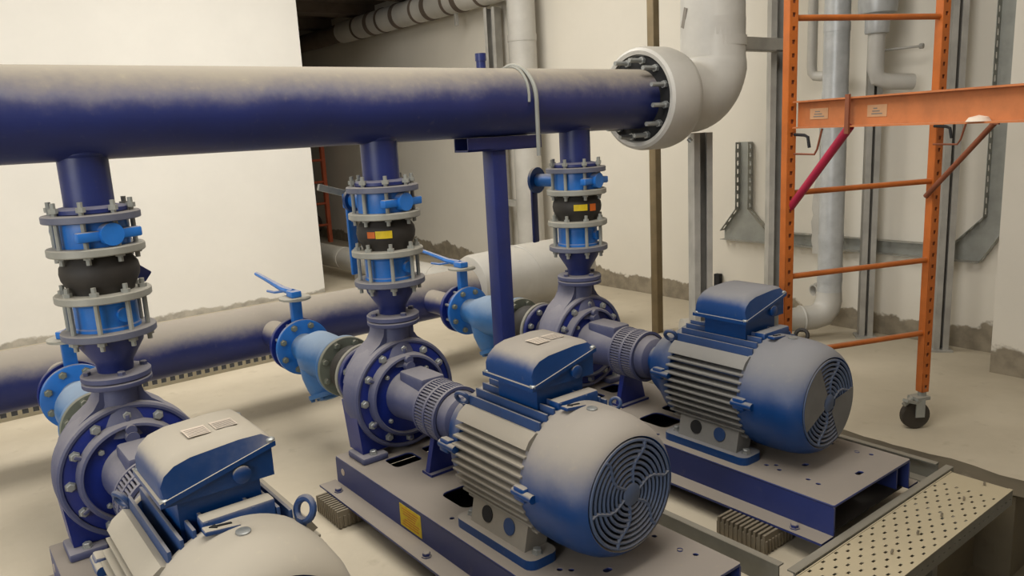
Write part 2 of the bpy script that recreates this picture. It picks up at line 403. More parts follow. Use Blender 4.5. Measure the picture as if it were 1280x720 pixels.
def build_pump(i):
    x = XS[i]
    t = thing('centrifugal_pump', 'navy end-suction centrifugal pump with bolted casing ' + TAIL[i], 'pump', (x, 0, .186), 'centrifugal pumps')
    Z = ZP-.186; O = (0, 0, Z); ax = (0, -1, 0)
    def volute():
        b = MB().lathe([(-.13, .085), (-.1, .09), (-.11, .14), (-.1, .18), (-.082, .206), (-.06, .218), (-.02, .222), (.03, .22), (.042, .214), (.046, .207), (.046, .17)], O, ax, 56)
        b.lathe([(.13, .1), (.19, .078), (.225, .062), (.28, .058)], (-.012, .032, Z), (.045, -.115, 1), 28)
        P = [(-.2, .06), (-.178, .12), (-.13, .178), (-.085, .212), (-.066, .24), (-.06, .27), (.06, .27), (.066, .24), (.085, .212), (.13, .178), (.178, .12), (.2, .06)]
        b.prism(P, -.03, .085, lambda p, d: (p[0], d, Z+p[1]))
        return b
    cpart('volute_casing', 'volute', volute, m_pumpdust, t)
    def web():
        b = MB(); P = [(-.217, Z), (-.205, .09), (-.2, .03), (.2, .03), (.205, .09), (.217, Z)]
        return b.prism(P, -.035, .075, lambda p, d: (p[0], d, p[1]))
    cpart('casing_web', 'pump_web', web, m_pump, t)
    for s in (-1, 1):
        f = cpart('foot', 'pump_foot', lambda: MB().bb(-.055, .055, -.075, .06, .0, .028, .008), m_pumpdust, t, (s*.165, 0, 0))
        cpart('bolt', 'hexbolt', hexbolt, m_bolt, f, mw=Matrix.Translation((0, -.052, .028)))
    cpart('discharge_flange', 'pump_dfl', lambda: MB().lathe([(0, .056), (.004, .1), (.007, .102), (.018, .102), (.022, .098), (.022, .05)], seg=40), m_pumpdust, t, (0, 0, ZE-.186-.035))
    # cover ring recessed (dark), bolts, raised rim, inner plate
    cpart('cover_ring', 'pump_ring', lambda: MB().lathe([(.044, .12), (.044, .2), (.05, .203), (.052, .2), (.052, .12)], O, ax, 56), m_pump, t)
    cpart('casing_cover', 'pump_cover', lambda: MB().lathe([(.05, .165), (.078, .163), (.084, .157), (.084, .15), (.072, .148), (.072, .06)], O, ax, 56), m_pump, t)
    cpart('cover_rim', 'pump_rim', lambda: MB().lathe([(.05, .168), (.08, .166), (.088, .16), (.09, .152), (.083, .149), (.07, .15)], O, ax, 56, False), m_pumpdust, t)
    cpart('casing_lip', 'pump_lip', lambda: MB().lathe([(.04, .222), (.054, .219), (.058, .212), (.056, .204), (.045, .203)], O, ax, 56, False), m_pumpdust, t)
    bolts(t, 12, .183, (0, -.052, Z), ax, PI/12)
    for k in range(6):
        a = PI/6+k*PI/3
        R = Matrix.Rotation(-a, 3, 'Y')
        cpart('jack_lug', 'pump_lug%d' % k, lambda: MB().box(R @ Vector((.172, -.062, 0)) + Vector(O), (.03, .02, .012), R, .003), m_pumpdust, t)
    for k in range(4):
        a = PI/4+k*PI/2; cpart('bolt', 'hexbolt', hexbolt, m_bolt, t, mw=frame(ax, (math.cos(a)*.125, -.072, Z+math.sin(a)*.125)) @ Matrix.Scale(.6, 4))
    def bracket():
        b = MB().lathe([(.07, .1), (.09, .097), (.13, .092), (.22, .085), (.29, .078), (.3, .06)], O, ax, 40)
        return b
    cpart('bearing_bracket', 'pump_bracket', bracket, m_pumpdust, t)
    cpart('lantern_rib', 'pump_rib', lambda: MB().bb(-.052, .052, -.27, -.1, Z+.02, Z+.115, .012), m_pumpdust, t)
    cpart('lifting_eye', 'pump_eye', lambda: MB().cyl((0, -.085, Z+.145), (0, -.105, Z+.145), .016, 14).cyl((0, -.082, Z+.12), (0, -.108, Z+.12), .02, 14), m_pumpdust, t)
    # coupling guard of fine slats
    def guard():
        b = MB(); n = 56
        for k in range(n):
            a = 2*PI*k/n; R = Matrix.Rotation(-a, 3, 'Y')
            b.box(R @ Vector((.106, -.355, 0)) + Vector(O), (.006, .13, .006), R)
        for y in (-.29, -.355, -.42): b.disc_ring((0, y, Z), ax, -.006, .006, .1, .111, 48)
        return b
    cpart('coupling_guard', 'pump_guard', guard, m_pumpdust, t)
    cpart('guard_core', 'pump_core', lambda: MB().lathe([(.28, .06), (.29, .097), (.42, .097), (.46, .085), (.475, .06)], O, ax, 36), m_pumpdust, t)
    cpart('bearing_foot', 'pump_bfoot', lambda: MB().prism([(-.085, 0), (.085, 0), (.04, Z-.06), (-.04, Z-.06)], -.325, -.3, lambda p, d: (p[0], d, p[1])).bb(-.085, .085, -.345, -.28, 0, .01), m_pump, t)
    # suction neck and flange
    cpart('suction_neck', 'pump_sneck', lambda: MB().lathe([(.085, .092), (.16, .072), (.27, .07)], O, (0, 1, 0), 32), m_pumpdust, t)
    cpart('suction_flange', 'pump_sfl', lambda: MB().lathe([(.262, .06), (.262, .128), (.266, .132), (.282, .132), (.284, .13), (.284, .06)], O, (0, 1, 0), 44), m_pump, t)
    bolts(t, 8, .108, (0, .262, Z), ax, PI/8)

def build_motor(i):
    x = XS[i]
    t = thing('electric_motor', ('blue finned electric motor, most heavily caked with pale dust, farthest from orange scaffold', 'blue finned electric motor with round fan grille on the yellow-stickered frame', 'blue finned electric motor beside the orange scaffold, grille partly caked with dust')[i], 'motor', (x, 0, .186), 'electric motors')
    Z = ZP-.186; O = (0, 0, Z); ax = (0, -1, 0)
    m_motor, m_motor_fan, m_fin = MOT[i]['body'], MOT[i]['fan'], MOT[i]['fin']
    cpart('stator', 'mot_stator', lambda: MB().lathe([(.66, .1), (.66, .172), (1.05, .172), (1.05, .1)], O, ax, 48), m_topfin, t)
    cpart('end_shield', 'mot_shield', lambda: MB().lathe([(.475, .03), (.475, .06), (.52, .075), (.54, .12), (.6, .15), (.655, .19), (.69, .2), (.705, .2), (.71, .17)], O, ax, 48), m_motor, t)
    mf = m_fin
    n = 10
    for s in (-1, 1):
        for k in range(n):
            zr = -.145+k*.0268; xo = s*(math.sqrt(.214**2-zr*zr)+.004); xi = s*(math.sqrt(.172**2-zr*zr)-.012)
            cpart('side_fin', 'mot_fin%d_%d' % (s, k), lambda: MB().bb(min(xi, xo), max(xi, xo), -1.045, -.7, Z+zr-.0038, Z+zr+.0038, .0015), mf, t)
        cpart('shoulder', 'mot_sh%d' % s, lambda: MB().prism([(s*.15, .1), (s*.19, .118), (s*.176, .14), (s*.15, .158), (s*.128, .15)], -1.045, -.7, lambda p, d: (p[0], d, Z+p[1])), mf, t)
        for k in range(4):
            xx = s*(.05+k*.027)
            cpart('top_fin', 'mot_tfin%d_%d' % (s, k), lambda: MB().bb(xx-.004, xx+.004, -1.045, -.7, Z+math.sqrt(.172**2-xx*xx)-.012, Z+math.sqrt(.226**2-xx*xx), .0015), m_topfin, t)
    cpart('fan_cover', 'mot_cover', lambda: MB().lathe([(1.03, .17), (1.03, .206), (1.045, .21), (1.1, .211), (1.17, .207), (1.215, .198), (1.245, .184), (1.262, .17), (1.266, .164), (1.258, .158), (1.2, .158)], O, ax, 64, False), m_motor_fan, t)
    f = cpart('cooling_fan', 'mot_fan', lambda: MB().lathe([(1.215, 0), (1.215, .15), (1.2, .158)], O, ax, 40, False), m_fanblade, t)
    for k in range(8):
        r = .043+k*.0158
        cpart('grille_ring', 'mot_ring%d' % k, lambda: MB().torus((0, -1.264, Z), ax, r, .0054, 44, 6), m_grille, t)
    cpart('grille_hub', 'mot_hub', lambda: MB().lathe([(1.256, 0), (1.256, .033), (1.268, .033), (1.27, .03), (1.27, 0)], O, ax, 28), m_grille, t)
    for k in range(6):
        a = k*PI/3+.26
        def spoke():
            P = []
            for j in range(7):
                r = .03+j*.0205; b = a+.16*math.sin(j/6*PI*1.7)
                P.append((r*math.cos(b), -1.265, Z+r*math.sin(b)))
            return MB().tube(P, .0056, 6)
        cpart('grille_spoke', 'mot_spoke%d' % k, spoke, m_grille, t)
    if i == 2:
        for a0, a1 in ((2.0, 3.6), (-1.15, .15)):
            b = MB(); nseg = 14; P = []
            for k in range(nseg+1):
                a = a0+(a1-a0)*k/nseg; P += [(.036*math.cos(a), -1.2705, Z+.036*math.sin(a)), (.158*math.cos(a), -1.2705, Z+.158*math.sin(a))]
            part('caked_dust', b.faces(P, [(2*k, 2*k+2, 2*k+3, 2*k+1) for k in range(nseg)]), m_dust, t)
    # terminal box: split along a diagonal
    zb = .683-.186
    tb = cpart('terminal_box', 'mot_box', lambda: MB().prism([(-.118, zb), (.118, zb), (.118, zb+.068), (-.118, zb+.006)], -1.005, -.78, lambda p, d: (p[0], d, p[1])).bb(-.09, .09, -.985, -.8, zb-.1, zb+.002), m_motor, t)
    cpart('rim', 'mot_rim', lambda: MB().prism([(-.128, zb+.003), (.126, zb+.07), (.126, zb+.082), (-.128, zb+.015)], -1.013, -.772, lambda p, d: (p[0], d, p[1])), m_motor, tb)
    def lid():
        prof = [(-.122, zb+.015), (-.122, zb+.052), (-.112, zb+.078), (-.09, zb+.097), (-.055, zb+.107), (.05, zb+.112), (.1, zb+.108), (.12, zb+.09), (.122, zb+.08)]
        b = MB(); rings = []
        for y, k in ((-1.009, 0), (-1.002, .82), (-.99, .96), (-.975, 1), (-.81, 1), (-.795, .96), (-.783, .82), (-.776, 0)):
            r = []
            for (px, pz) in prof:
                base = zb+.015+(px+.122)/.242*.064
                r.append(b.bm.verts.new((px*(1-.04*(1-k)), y, base+(pz-base)*k if k else base)))
            rings.append(r)
        for p, q in zip(rings, rings[1:]):
            for k in range(len(prof)-1): b.bm.faces.new((p[k], p[k+1], q[k+1], q[k]))
            b.bm.faces.new((p[-1], p[0], q[0], q[-1]))
        bmesh.ops.remove_doubles(b.bm, verts=b.bm.verts[:], dist=1e-5)
        return b
    ld = cpart('lid', 'mot_lid', lid, m_motor, tb)
    if i != 2:
        for (xx, yy, wx, wy) in ((-.012, -.905, .05, .06), (.05, -.9, .05, .055)):
            g = part('print', MB().faces([(xx-wx/2, yy-wy/2, 0), (xx+wx/2, yy-wy/2, 0), (xx+wx/2, yy+wy/2, 0), (xx-wx/2, yy+wy/2, 0)], [(0, 1, 2, 3)]), m_paper if i else m_paper, ld, (0, 0, zb+.1128))
        lines = MB()
        for xx, c in ((-.012, 5), (.05, 6)):
            for k in range(c):
                yy = -.93+k*.05/c; lines.bb(xx-.022, xx+.022, yy, yy+.003, zb+.1129, zb+.1133)
        part('printed_lines', lines, m_ink, ld)
    for xx, yy, zz in ((-.118, -1.003, zb+.012), (.118, -1.003, zb+.079), (-.118, -.783, zb+.012), (.118, -.783, zb+.079)):
        cpart('screw', 'mot_screw', lambda: MB().lathe([(0, .0105), (.006, .0105), (.009, .007)], seg=10), m_bolt, tb, (xx, yy, zz))
    cpart('cable_gland_plug', 'mot_plug', lambda: MB().lathe([(0, .02), (.01, .02), (.012, .016)], (.045, -1.004, zb+.025), ax, 16), m_motor, tb)
    cpart('nameplate_pad', 'mot_pad', lambda: MB().bb(-.06, .1, -1.045, -1.0, Z+.15, Z+.225, .008), m_motor, t)
    # feet
    for s in (-1, 1):
        ft = cpart('foot', 'mot_foot%d' % s, lambda: MB().prism(rrect(s*.16-.056, s*.16+.056, -1.075, -.69, .03), 0, .03, lambda p, d: (p[0], p[1], d)), m_motor, t)
        cpart('foot_web', 'mot_web%d' % s, lambda: MB().prism([(s*.192, .03), (s*.11, .03), (s*.08, .13), (s*.17, .13)], -1.02, -.75, lambda p, d: (p[0], d, p[1])), m_fin, ft)
        for y in (-.72, -1.045):
            cpart('bolt', 'hexbolt', hexbolt, m_bolt, ft, (s*.165, y, .03))
        for y in (-.83, -.94):
            cpart('drain_hole', 'mot_hole%d_%.2f' % (s, y), lambda: MB().lathe([(0, .026), (.003, .026)], (s*.182, y, .078), (s, 0, .22), 18), m_dark if y > -.9 else m_topfin, ft)
    # lifting eyes, lugs
    def eye(): return MB().torus((0, 0, .03), (1, .35, 0), .022, .0075, 20, 8).lathe([(-.015, .012), (.012, .012)], seg=10)
    cpart('eyebolt', 'mot_eye', eye, m_topfin, t, mw=Matrix.Translation((-.13, -.675, Z+.145)) @ Matrix.Rotation(-.5, 4, 'Y'))
    cpart('eyebolt', 'mot_eye', eye, m_topfin if i != 2 else m_rubber, t, mw=Matrix.Translation((.145, -1.06, Z+.15)) @ Matrix.Rotation(.4, 4, 'Y') @ Matrix.Scale((1.15, .75, 1.0)[i], 4))
    for (a, y) in ((172, -.67), (8, -.67), (180, -1.05), (0, -1.05)):
        A = math.radians(a); R = Matrix.Rotation(-A, 3, 'Y')
        lg = cpart('shield_lug', 'mot_lug%d_%.2f' % (a, y), lambda: MB().box(R @ Vector((.213, y, 0)) + Vector(O), (.03, .05, .045), R, .008).cyl(R @ Vector((.218, y+.03, .0)) + Vector(O), R @ Vector((.218, y-.055, 0)) + Vector(O), .013, 12), m_motor, t)
    ap = cpart('arrow_plate', 'mot_arrow', lambda: MB().box((-.03, -1.075, Z+.212), (.075, .03, .012), Matrix.Rotation(.12, 3, 'Y'), .004), m_motor, t)
    cpart('arrow', 'mot_arrow2', lambda: MB().prism([(-.055, -1.075), (-.04, -1.066), (-.04, -1.072), (-.008, -1.072), (-.008, -1.078), (-.04, -1.078), (-.04, -1.084)], Z+.2165, Z+.2205, lambda p, d: (p[0], p[1], d-(p[0]+.03)*.12)), m_dark, ap)
    cpart('cover_cap', 'mot_cap', lambda: MB().lathe([(0, .016), (.004, .016), (.006, .012)], (0, -1.12, Z+.209), (0, -.05, 1), 18), m_bolt, t)

def build_base(i):
    x = XS[i]
    t = thing('base_frame', ('navy welded base frame under the most dusted motor', 'navy base frame with a yellow sticker on its side', 'navy base frame standing inside a galvanized angle border')[i], 'base frame', (x, 0, 0), 'pump base frames')
    W = .2546; y0, y1 = -1.441, .1034
    key = 'base_plate'
    if key not in CACHE:
        holes = [rrect(-.135, -.015, -.175, -.075, .02), rrect(-.135, -.01, -.63, -.475, .03), rrect(.03, .14, -.175, -.075, .02), rrect(.03, .15, -.61, -.455, .03)]
        for hx, hy in ((-.143, -1.116), (-.146, -1.17), (-.12, -1.14), (-.143, -1.281), (-.15, -1.323), (.188, -1.276), (.198, -1.326), (.182, -1.281), (.19, -1.175), (-.2, -.65), (.05, -.66)):
            holes.append(circ(hx, hy, .009))
        holes.append(rrect(.005, .045, -1.384, -1.364, .009)); holes.append(rrect(-.06, -.03, -1.22, -1.2, .009))
        CACHE[key] = flat_plate(key, rrect(-W, W, y0, y1, .004, 1), holes, .177, .186)
    link('top_plate', CACHE[key], m_base, t)
    for s in (-1, 1):
        cpart('side_web', 'base_web%d' % s, lambda: MB().bb(s*W-(.008 if s > 0 else 0), s*W+(0 if s > 0 else .008), y0, y1, .078, .177), m_base, t)
        cpart('bottom_lip', 'base_lip%d' % s, lambda: MB().bb(min(s*(W-.0), s*(W+.07)), max(s*W, s*(W+.07)), y0, y1+.02, .07, .078), m_base, t)
        for y in (y1-.06, -.6, y1-1.4):
            cpart('bolt', 'hexbolt', hexbolt, m_base, t, (s*(W+.04), y-.03, .078))
    cpart('shade_sheet', 'base_shade', lambda: MB().bb(-W+.008, W-.008, y0+.02, y1-.008, .071, .076), m_shade_sheet, t)  # sheet added so the slots and open end look shaded inside
    cpart('end_plate', 'base_end', lambda: MB().bb(-W+.008, W-.008, y1-.008, y1, .078, .177), m_base, t)
    cpart('cross_and_shade_plates', 'base_cross', lambda: MB().bb(-W+.008, W-.008, -.31, -.3, .09, .177).bb(-W+.008, W-.008, -.72, -.71, .09, .177).bb(-W+.008, W-.008, -1.2, -1.19, .07, .177), m_base, t)  # cross plates; the full-height one is added to darken the open end
    cpart('lifting_gusset', 'base_gus', lambda: MB().bb(W-.075, W-.067, -1.43, -1.3, .09, .177), m_base, t)
    for y in (.07,):
        cpart('tie_hole', 'base_tie', lambda: MB().lathe([(0, .014), (.0015, .014)], (-W, .045, .135), (-1, 0, 0), 16), m_paper, t)
    if i == 1:
        st = part('yellow_sticker', MB().bb(-W-.0012, -W, -.54, -.4, .088, .17), m_yellow, t)
        rng = random.Random(4)
        ln = MB()
        for k in range(7):
            z = .098+k*.0095; a = -.53+rng.uniform(0, .03); ln.bb(-W-.0016, -W-.0011, a, -.41-rng.uniform(0, .05), z, z+.003)
        part('sticker_text', ln, m_orangetag, st)
    # ribbed rubber pads
    def pad():
        b = MB().bb(-.07, .07, -.09, .09, 0, .028).bb(-.066, .066, -.086, .086, .028, .052)
        for k in range(11):
            y = -.09+k*.018; b.bb(-.08, .08, y-.0045, y+.0045, .006, .07)
        for k in range(9):
            xx = -.072+k*.018; b.bb(xx-.0045, xx+.0045, -.1, .1, .006, .05)
        return b
    for (px, py) in ((-.29, -.035), (.29, -.035), (-.32 if i == 2 else -.29, -1.19), (.29, -1.19), (-.29, -.62), (.29, -.62)):
        if py == -.62: continue
        p = cpart('vibration_pad', 'vib_pad', pad, m_pad, None, (x+px, py, 0))
        tag(p, 'ribbed rubber pad under the %s end of %s, %s' % ('pump' if py > -.5 else 'motor', ('the dustiest set', 'the yellow-stickered frame', 'the scaffold-side frame')[i], 'scaffold side' if px > 0 else 'far from scaffold'), 'rubber pad', 'rubber vibration pads')

def build_suction(i):
    x = XS[i]; Y = (0, 1, 0); Z = ZP
    t = thing('suction_coupler', 'grey flanged rubber coupler behind the pump ' + TAIL[i], 'coupler', (x, 0, 0), 'suction couplers')
    cpart('flange', 'sc_f1', lambda: MB().lathe([(.287, .05), (.287, .133), (.29, .136), (.303, .136), (.306, .133), (.306, .05)], (0, 0, Z), Y, 44), m_galvflange, t)
    cpart('bellows', 'sc_bel', lambda: MB().lathe([(.304, .08), (.33, .09), (.36, .105), (.39, .11), (.42, .105), (.45, .09), (.47, .08)], (0, 0, Z), Y, 36), m_rubber, t)
    cpart('flange', 'sc_f2', lambda: MB().lathe([(.455, .09), (.458, .133), (.462, .136), (.475, .136), (.478, .133), (.478, .05)], (0, 0, Z), Y, 44), m_greenflange, t)
    bolts(t, 8, .113, (0, .457, Z), (0, -1, 0), PI/8, mat=m_greenflange)
    # Y strainer
    t = thing('y_strainer', 'light blue cast Y-strainer with basket arm pointing down ' + TAIL[i], 'strainer', (x, 0, 0), 'suction strainers')
    def body():
        b = MB().lathe([(.5, .075), (.54, .07), (.58, .09), (.68, .112), (.76, .112), (.84, .085), (.88, .072), (.93, .07)], (0, 0, Z), Y, 36)
        a = Vector((0, -.35, -.937)).normalized(); b.lathe([(0, .1), (.08, .1), (.14, .088), (.165, .08)], (0, .76, Z-.02), a, 32); return b
    cpart('body', 'ys_body', body, m_strain, t)
    a = Vector((0, -.35, -.937)).normalized(); e = Vector((0, .76, Z-.02))+a*.165
    cpart('basket_cover', 'ys_cap', lambda: MB().lathe([(0, .07), (0, .092), (.02, .092), (.022, .05), (.035, .045), (.04, .02)], e, a, 28), m_strain, t)
    bolts(t, 6, .077, e+a*.02, a, 0, sc=.8, mat=m_strain)
    cpart('flange', 'ys_f2', lambda: MB().lathe([(.481, .05), (.481, .134), (.484, .136), (.5, .136), (.502, .132), (.502, .07)], (0, 0, Z), Y, 44), m_strain, t)
    cpart('flange', 'ys_f1', lambda: MB().lathe([(.928, .06), (.93, .134), (.933, .138), (.95, .138), (.952, .135), (.952, .06)], (0, 0, Z), Y, 48), m_bright, t)
    bolts(t, 8, .112, (0, .93, Z), (0, -1, 0), PI/8, mat=m_greenflange)
    # suction butterfly valve
    t = thing('lever_valve', 'bright blue lever butterfly valve on the suction pipe ' + TAIL[i], 'valve', (x, 0, 0), 'suction lever valves')
    cpart('body', 'lv_body', lambda: MB().lathe([(.955, .06), (.955, .105), (1.01, .108), (1.01, .06)], (0, 0, Z), Y, 40), m_pump, t)
    cpart('neck', 'lv_neck', lambda: MB().bb(-.026, .026, .965, 1.005, Z+.09, .66, .006), m_bright, t)
    cpart('notch_plate', 'lv_plate', lambda: MB().prism([(.075*math.cos(PI*k/12*1.3-2.2)*1.0, .985+.085*math.sin(PI*k/12*1.3-2.2)) for k in range(25)], .658, .668, lambda p, d: (p[0], p[1], d)), m_galvflange, t)
    lv = cpart('lever', 'lv_lever', lambda: MB().bb(-.026, .026, .955, 1.03, .668, .7, .006).tube([(0, 1.0, .69), (-.01, 1.1, .695), (-.02, 1.3, .725), (-.025, 1.42, .74)], [.018, .016, .012, .011], 8), m_bright, t)
    if i == 0: lv.matrix_basis = Matrix.Translation((0, .985, 0)) @ Matrix.Rotation(math.radians(-52), 4, 'Z') @ Matrix.Translation((0, -.985, 0))
    cpart('trigger', 'lv_trig', lambda: MB().tube([(-.012, 1.08, .688), (-.03, 1.17, .672), (-.04, 1.24, .672)], .007, 6), m_bright, lv)

for i in range(3):
    build_base(i); build_pump(i); build_motor(i); build_column(i); build_suction(i)

# ------------------------------------------------------------------ headers
ZH, RH = 1.5343, .1386
hd = thing('discharge_header', 'long navy discharge header pipe dusted on top, above the pumps', 'pipe', (0, 0, ZH))
part('pipe', MB().lathe([(-3.4, 0), (-3.4, RH), (2.44, RH), (2.44, .1)], (0, 0, 0), (1, 0, 0), 64), m_header, hd)
for x in XS:
    br = cpart('branch_pipe', 'branch', lambda: MB().lathe([(-.285, .07), (-.13, .07), (-.122, .078), (-.08, .08)], seg=36), m_navy, hd, (x, 0, 0))
    cpart('collar', 'br_collar', lambda: MB().lathe([(-.294, .07), (-.294, .1), (-.291, .104), (-.28, .104), (-.277, .1), (-.272, .074)], seg=40), m_navy, br)
    cpart('flange', 'br_flange', lambda: MB().lathe([(-.317, .06), (-.317, .134), (-.315, .137), (-.297, .137), (-.294, .134), (-.294, .06)], seg=44), m_greyblue, br)
part('end_flange', MB().lathe([(2.425, RH-.01), (2.425, .2), (2.455, .2), (2.455, .1)], (0, 0, 0), (1, 0, 0), 48), m_dark, hd)
for k in range(12):
    a = 2*PI*k/12+.2
    cpart('bolt', 'long_bolt', lambda: MB().lathe([(0, .0105), (.12, .0105)], (0, 0, 0), (1, 0, 0), 8).lathe([(.078, .018), (.098, .018)], (0, 0, 0), (1, 0, 0), 6), m_bolt, hd, (2.33, .18*math.cos(a), .18*math.sin(a)))
part('vent_nipple', MB().lathe([(.12, .02), (.17, .02), (.17, .023), (.2, .023)], (1.52, 0.03, 0), (0, 0, 1), 12), m_navy, hd)

sh = thing('suction_header', 'navy suction header pipe low behind the pumps, dusty on top', 'pipe', (0, 1.45, ZP))
part('pipe', MB().lathe([(-3.4, 0), (-3.4, .14), (2.42, .14), (2.42, .1)], (0, 0, 0), (1, 0, 0), 56), m_suct, sh)
for x in XS:
    st = cpart('branch_stub', 'sh_stub', lambda: MB().lathe([(-.41, .07), (-.12, .07), (-.11, .08), (-.08, .085)], (0, 0, 0), (0, 1, 0), 32), m_suct, sh, (x, 0, 0))
    fl = cpart('flange', 'sh_fl', lambda: MB().lathe([(-.436, .06), (-.436, .134), (-.433, .137), (-.416, .137), (-.413, .134), (-.413, .06)], (0, 0, 0), (0, 1, 0), 44), m_pump, st)
    for k in range(8):
        a = PI/8+k*PI/4; cpart('bolt', 'sh_bolt', lambda: MB().lathe([(-.5, .008), (-.4, .008)], (0, 0, 0), (0, 1, 0), 6).lathe([(-.412, .014), (-.4, .014)], (0, 0, 0), (0, 1, 0), 6), m_bolt, fl, (.113*math.cos(a), 0, .113*math.sin(a)))
for x in (-1.1, 1.86):
    cpart('saddle_stand', 'sh_stand', lambda: MB().bb(-.04, .04, -.1, .1, -.28, -.12).bb(-.07, .07, -.14, .14, -ZP, -ZP+.012).bb(-.03, .03, -.05, .05, -ZP, -.2), m_navy, sh, (x, .06, 0))

# support of the header
sp = thing('header_support', 'navy square post with a saddle channel carrying the header', 'pipe support', (1.54, 0, 0))
part('post', MB().bb(-.036, .036, -.036, .036, .012, 1.34, .004), m_navy, sp)
part('foot_plate', MB().bb(-.09, .09, -.09, .09, 0, .012), m_navy, sp)
part('saddle_channel', MB().bb(-.165, .22, -.05, .05, 1.34, 1.348).bb(-.165, .22, -.05, -.044, 1.34, 1.395).bb(-.165, .22, .044, .05, 1.34, 1.395), m_navy, sp)
P = [(.115, -.155, 1.31), (.115, -.155, ZH-.02)]+[(.115-.0*k, -.155*math.cos(PI*k/16), ZH+.15*math.sin(PI*k/16)) for k in range(17)]+[(.115, .155, 1.31)]
part('u_bolt', MB().tube(P, .009, 8), m_galv, sp)
part('strap', MB().tube([(p[0]-.03+.06*(j/18), p[1]*.93, p[2]-.006) for j, p in enumerate(P[2:-1])], .006, 6), m_galv, sp)

# insulated elbow of the discharge
el = thing('insulated_elbow', 'white insulated elbow turning up from the header end', 'insulated pipe', (2.45, 0, ZH))
part('flange_cover', MB().lathe([(-.035, .207), (-.04, .225), (-.03, .238), (0, .245), (.13, .245), (.17, .235), (.2, .2), (.205, .165), (.205, .1)], (0, 0, 0), (1, 0, 0), 56, False), m_insul, el)
part('inner_face', MB().disc_ring((0, 0, 0), (1, 0, 0), .0, .012, .13, .236, 48), m_insul, el)
Rb = .2; xc = .545-Rb
pts = [(.22, 0, 0), (xc, 0, 0)]+[(xc+Rb*math.sin(PI/2*k/14), 0, Rb-Rb*math.cos(PI/2*k/14)) for k in range(1, 15)]+[(.545, 0, .6), (.545, 0, 2.15)]
part('jacket', MB().tube(pts, [.176]*(len(pts)-4)+[.172, .166, .162, .162], 40), m_insul, el)
for z in (.3, 1.0, 1.7):
    part('jacket_band', MB().lathe([(0, .15), (0, .165), (.09, .165), (.09, .15)], (.545, 0, z), (0, 0, 1), 40, False), m_insul, el)
part('rivet', MB().lathe([(0, .012), (.02, .012)], (.2, -.12, -.2), (.3, -.5, -.8), 10), m_bolt, el)
nt = Vector((-.92, .37, 0)).normalized(); tt = Vector((-nt.y, nt.x, 0))
Rt = Matrix((tt, nt, Vector((0, 0, 1)))).transposed() @ Matrix.Rotation(.35, 3, 'Y')
part('printed_tag', MB().box(Vector((.545, 0, .4))+nt*.163, (.03, .006, .1), Rt), m_ink, el)

def strut(name, label, x, y, z0, z1, s=.09, mat=None, rot=0., cat='strut'):
    t = thing(name, label, cat, (x, y, z0), 'steel struts')
    R = Matrix.Rotation(rot, 3, 'Z'); h = z1-z0
    mb = MB()
    for c, d in (((0, s/2-.004, h/2), (s, .008, h)), ((-s/2+.004, 0, h/2), (.008, s-.016, h)), ((s/2-.004, 0, h/2), (.008, s-.016, h)), ((-s/2+.016, -s/2+.004, h/2), (.032, .008, h)), ((s/2-.016, -s/2+.004, h/2), (.032, .008, h))):
        mb.box(R @ Vector(c), d, R)
    part('channel', mb, mat or m_strut, t)
    part('base_plate', MB().box((0, 0, .006), (s*1.5, s*1.5, .012), R), mat or m_strut, t)
    return t
strut('channel_strut', 'grey steel strut standing under the white insulated elbow', 2.94, .04, 0, ZH-.18, .1, None, -.55)
strut('channel_strut', 'tall grey strut with a bracket to the insulated riser, beside the scaffold', 3.64, .04, 0, 3.69, .1, None, -.75)
tp = thing('thin_post', 'slim tan steel post standing on the floor behind the insulated elbow', 'post', (3.514, .868, 0))
part('shaft', MB().bb(-.028, .028, -.028, .028, 0, 3.69, .003), m_woodpost, tp)
part('clip', MB().bb(-.045, -.028, -.03, .03, 1.28, 1.5), m_strut, tp)
strut('channel_strut', 'grey wall strut right behind the foil-clad riser', 4.285, -.2, 0, 3.69, .08, None, -.9)
strut('channel_strut', 'grey wall strut near the right upright of the scaffold', 4.285, -.66, 0, 3.69, .08, None, -.9)
bk = thing('riser_bracket', 'dark steel bracket clamping the insulated riser to the tall strut', 'bracket', (3.0, 0, 1.81))
part('arm', MB().bb(.155, .6, -.03, -.022, -.035, .035).bb(.155, .6, .022, .03, -.035, .035).bb(.155, .6, -.03, .03, -.035, -.028), m_strut, bk)
part('clamp', MB().lathe([(-.025, .15), (-.025, .168), (.025, .168), (.025, .15)], (0, 0, 0), (0, 0, 1), 40, False), m_insul, bk)

# insulated end of the suction header, running down the passage
se = thing('insulated_suction_line', 'bulky white insulation jacket on the end of the suction header', 'insulated pipe', (2.4, 1.45, ZP+.02))
part('flange_jacket', MB().lathe([(-.04, .15), (-.03, .19), (0, .2), (.2, .205), (.34, .21), (.36, .215), (.78, .215), (.86, .2), (.9, .16)], (0, 0, 0), (1, 0, 0), 48), m_insul, se)
part('end_cap', MB().lathe([(.88, .165), (.95, .15), (1.0, .11), (1.03, .05), (1.035, 0)], (0, 0, 0), (1, 0, 0), 36), m_insul, se)
part('jacket_seam', MB().torus((.36, 0, 0), (1, .25, .1), .214, .006, 40, 6), m_insul, se)
part('stand', MB().bb(.5, .6, -.1, .1, -ZP-.02, -.19), m_strut, se)
pl_ = thing('passage_floor_pipe', 'white insulated pipe lying low along the passage floor', 'insulated pipe', (3.09, 0, .2))
part('jacket', MB().tube([(0, 1.95, 0), (0, 3, 0), (0, 6.6, 0), (.1, 6.75, 0), (.5, 6.8, 0)], .115, 28), m_insul, pl_)
for y in (2.2, 4.4, 6.2): part('saddle', MB().bb(-.07, .07, y-.04, y+.04, -.2, -.1), m_strut, pl_)
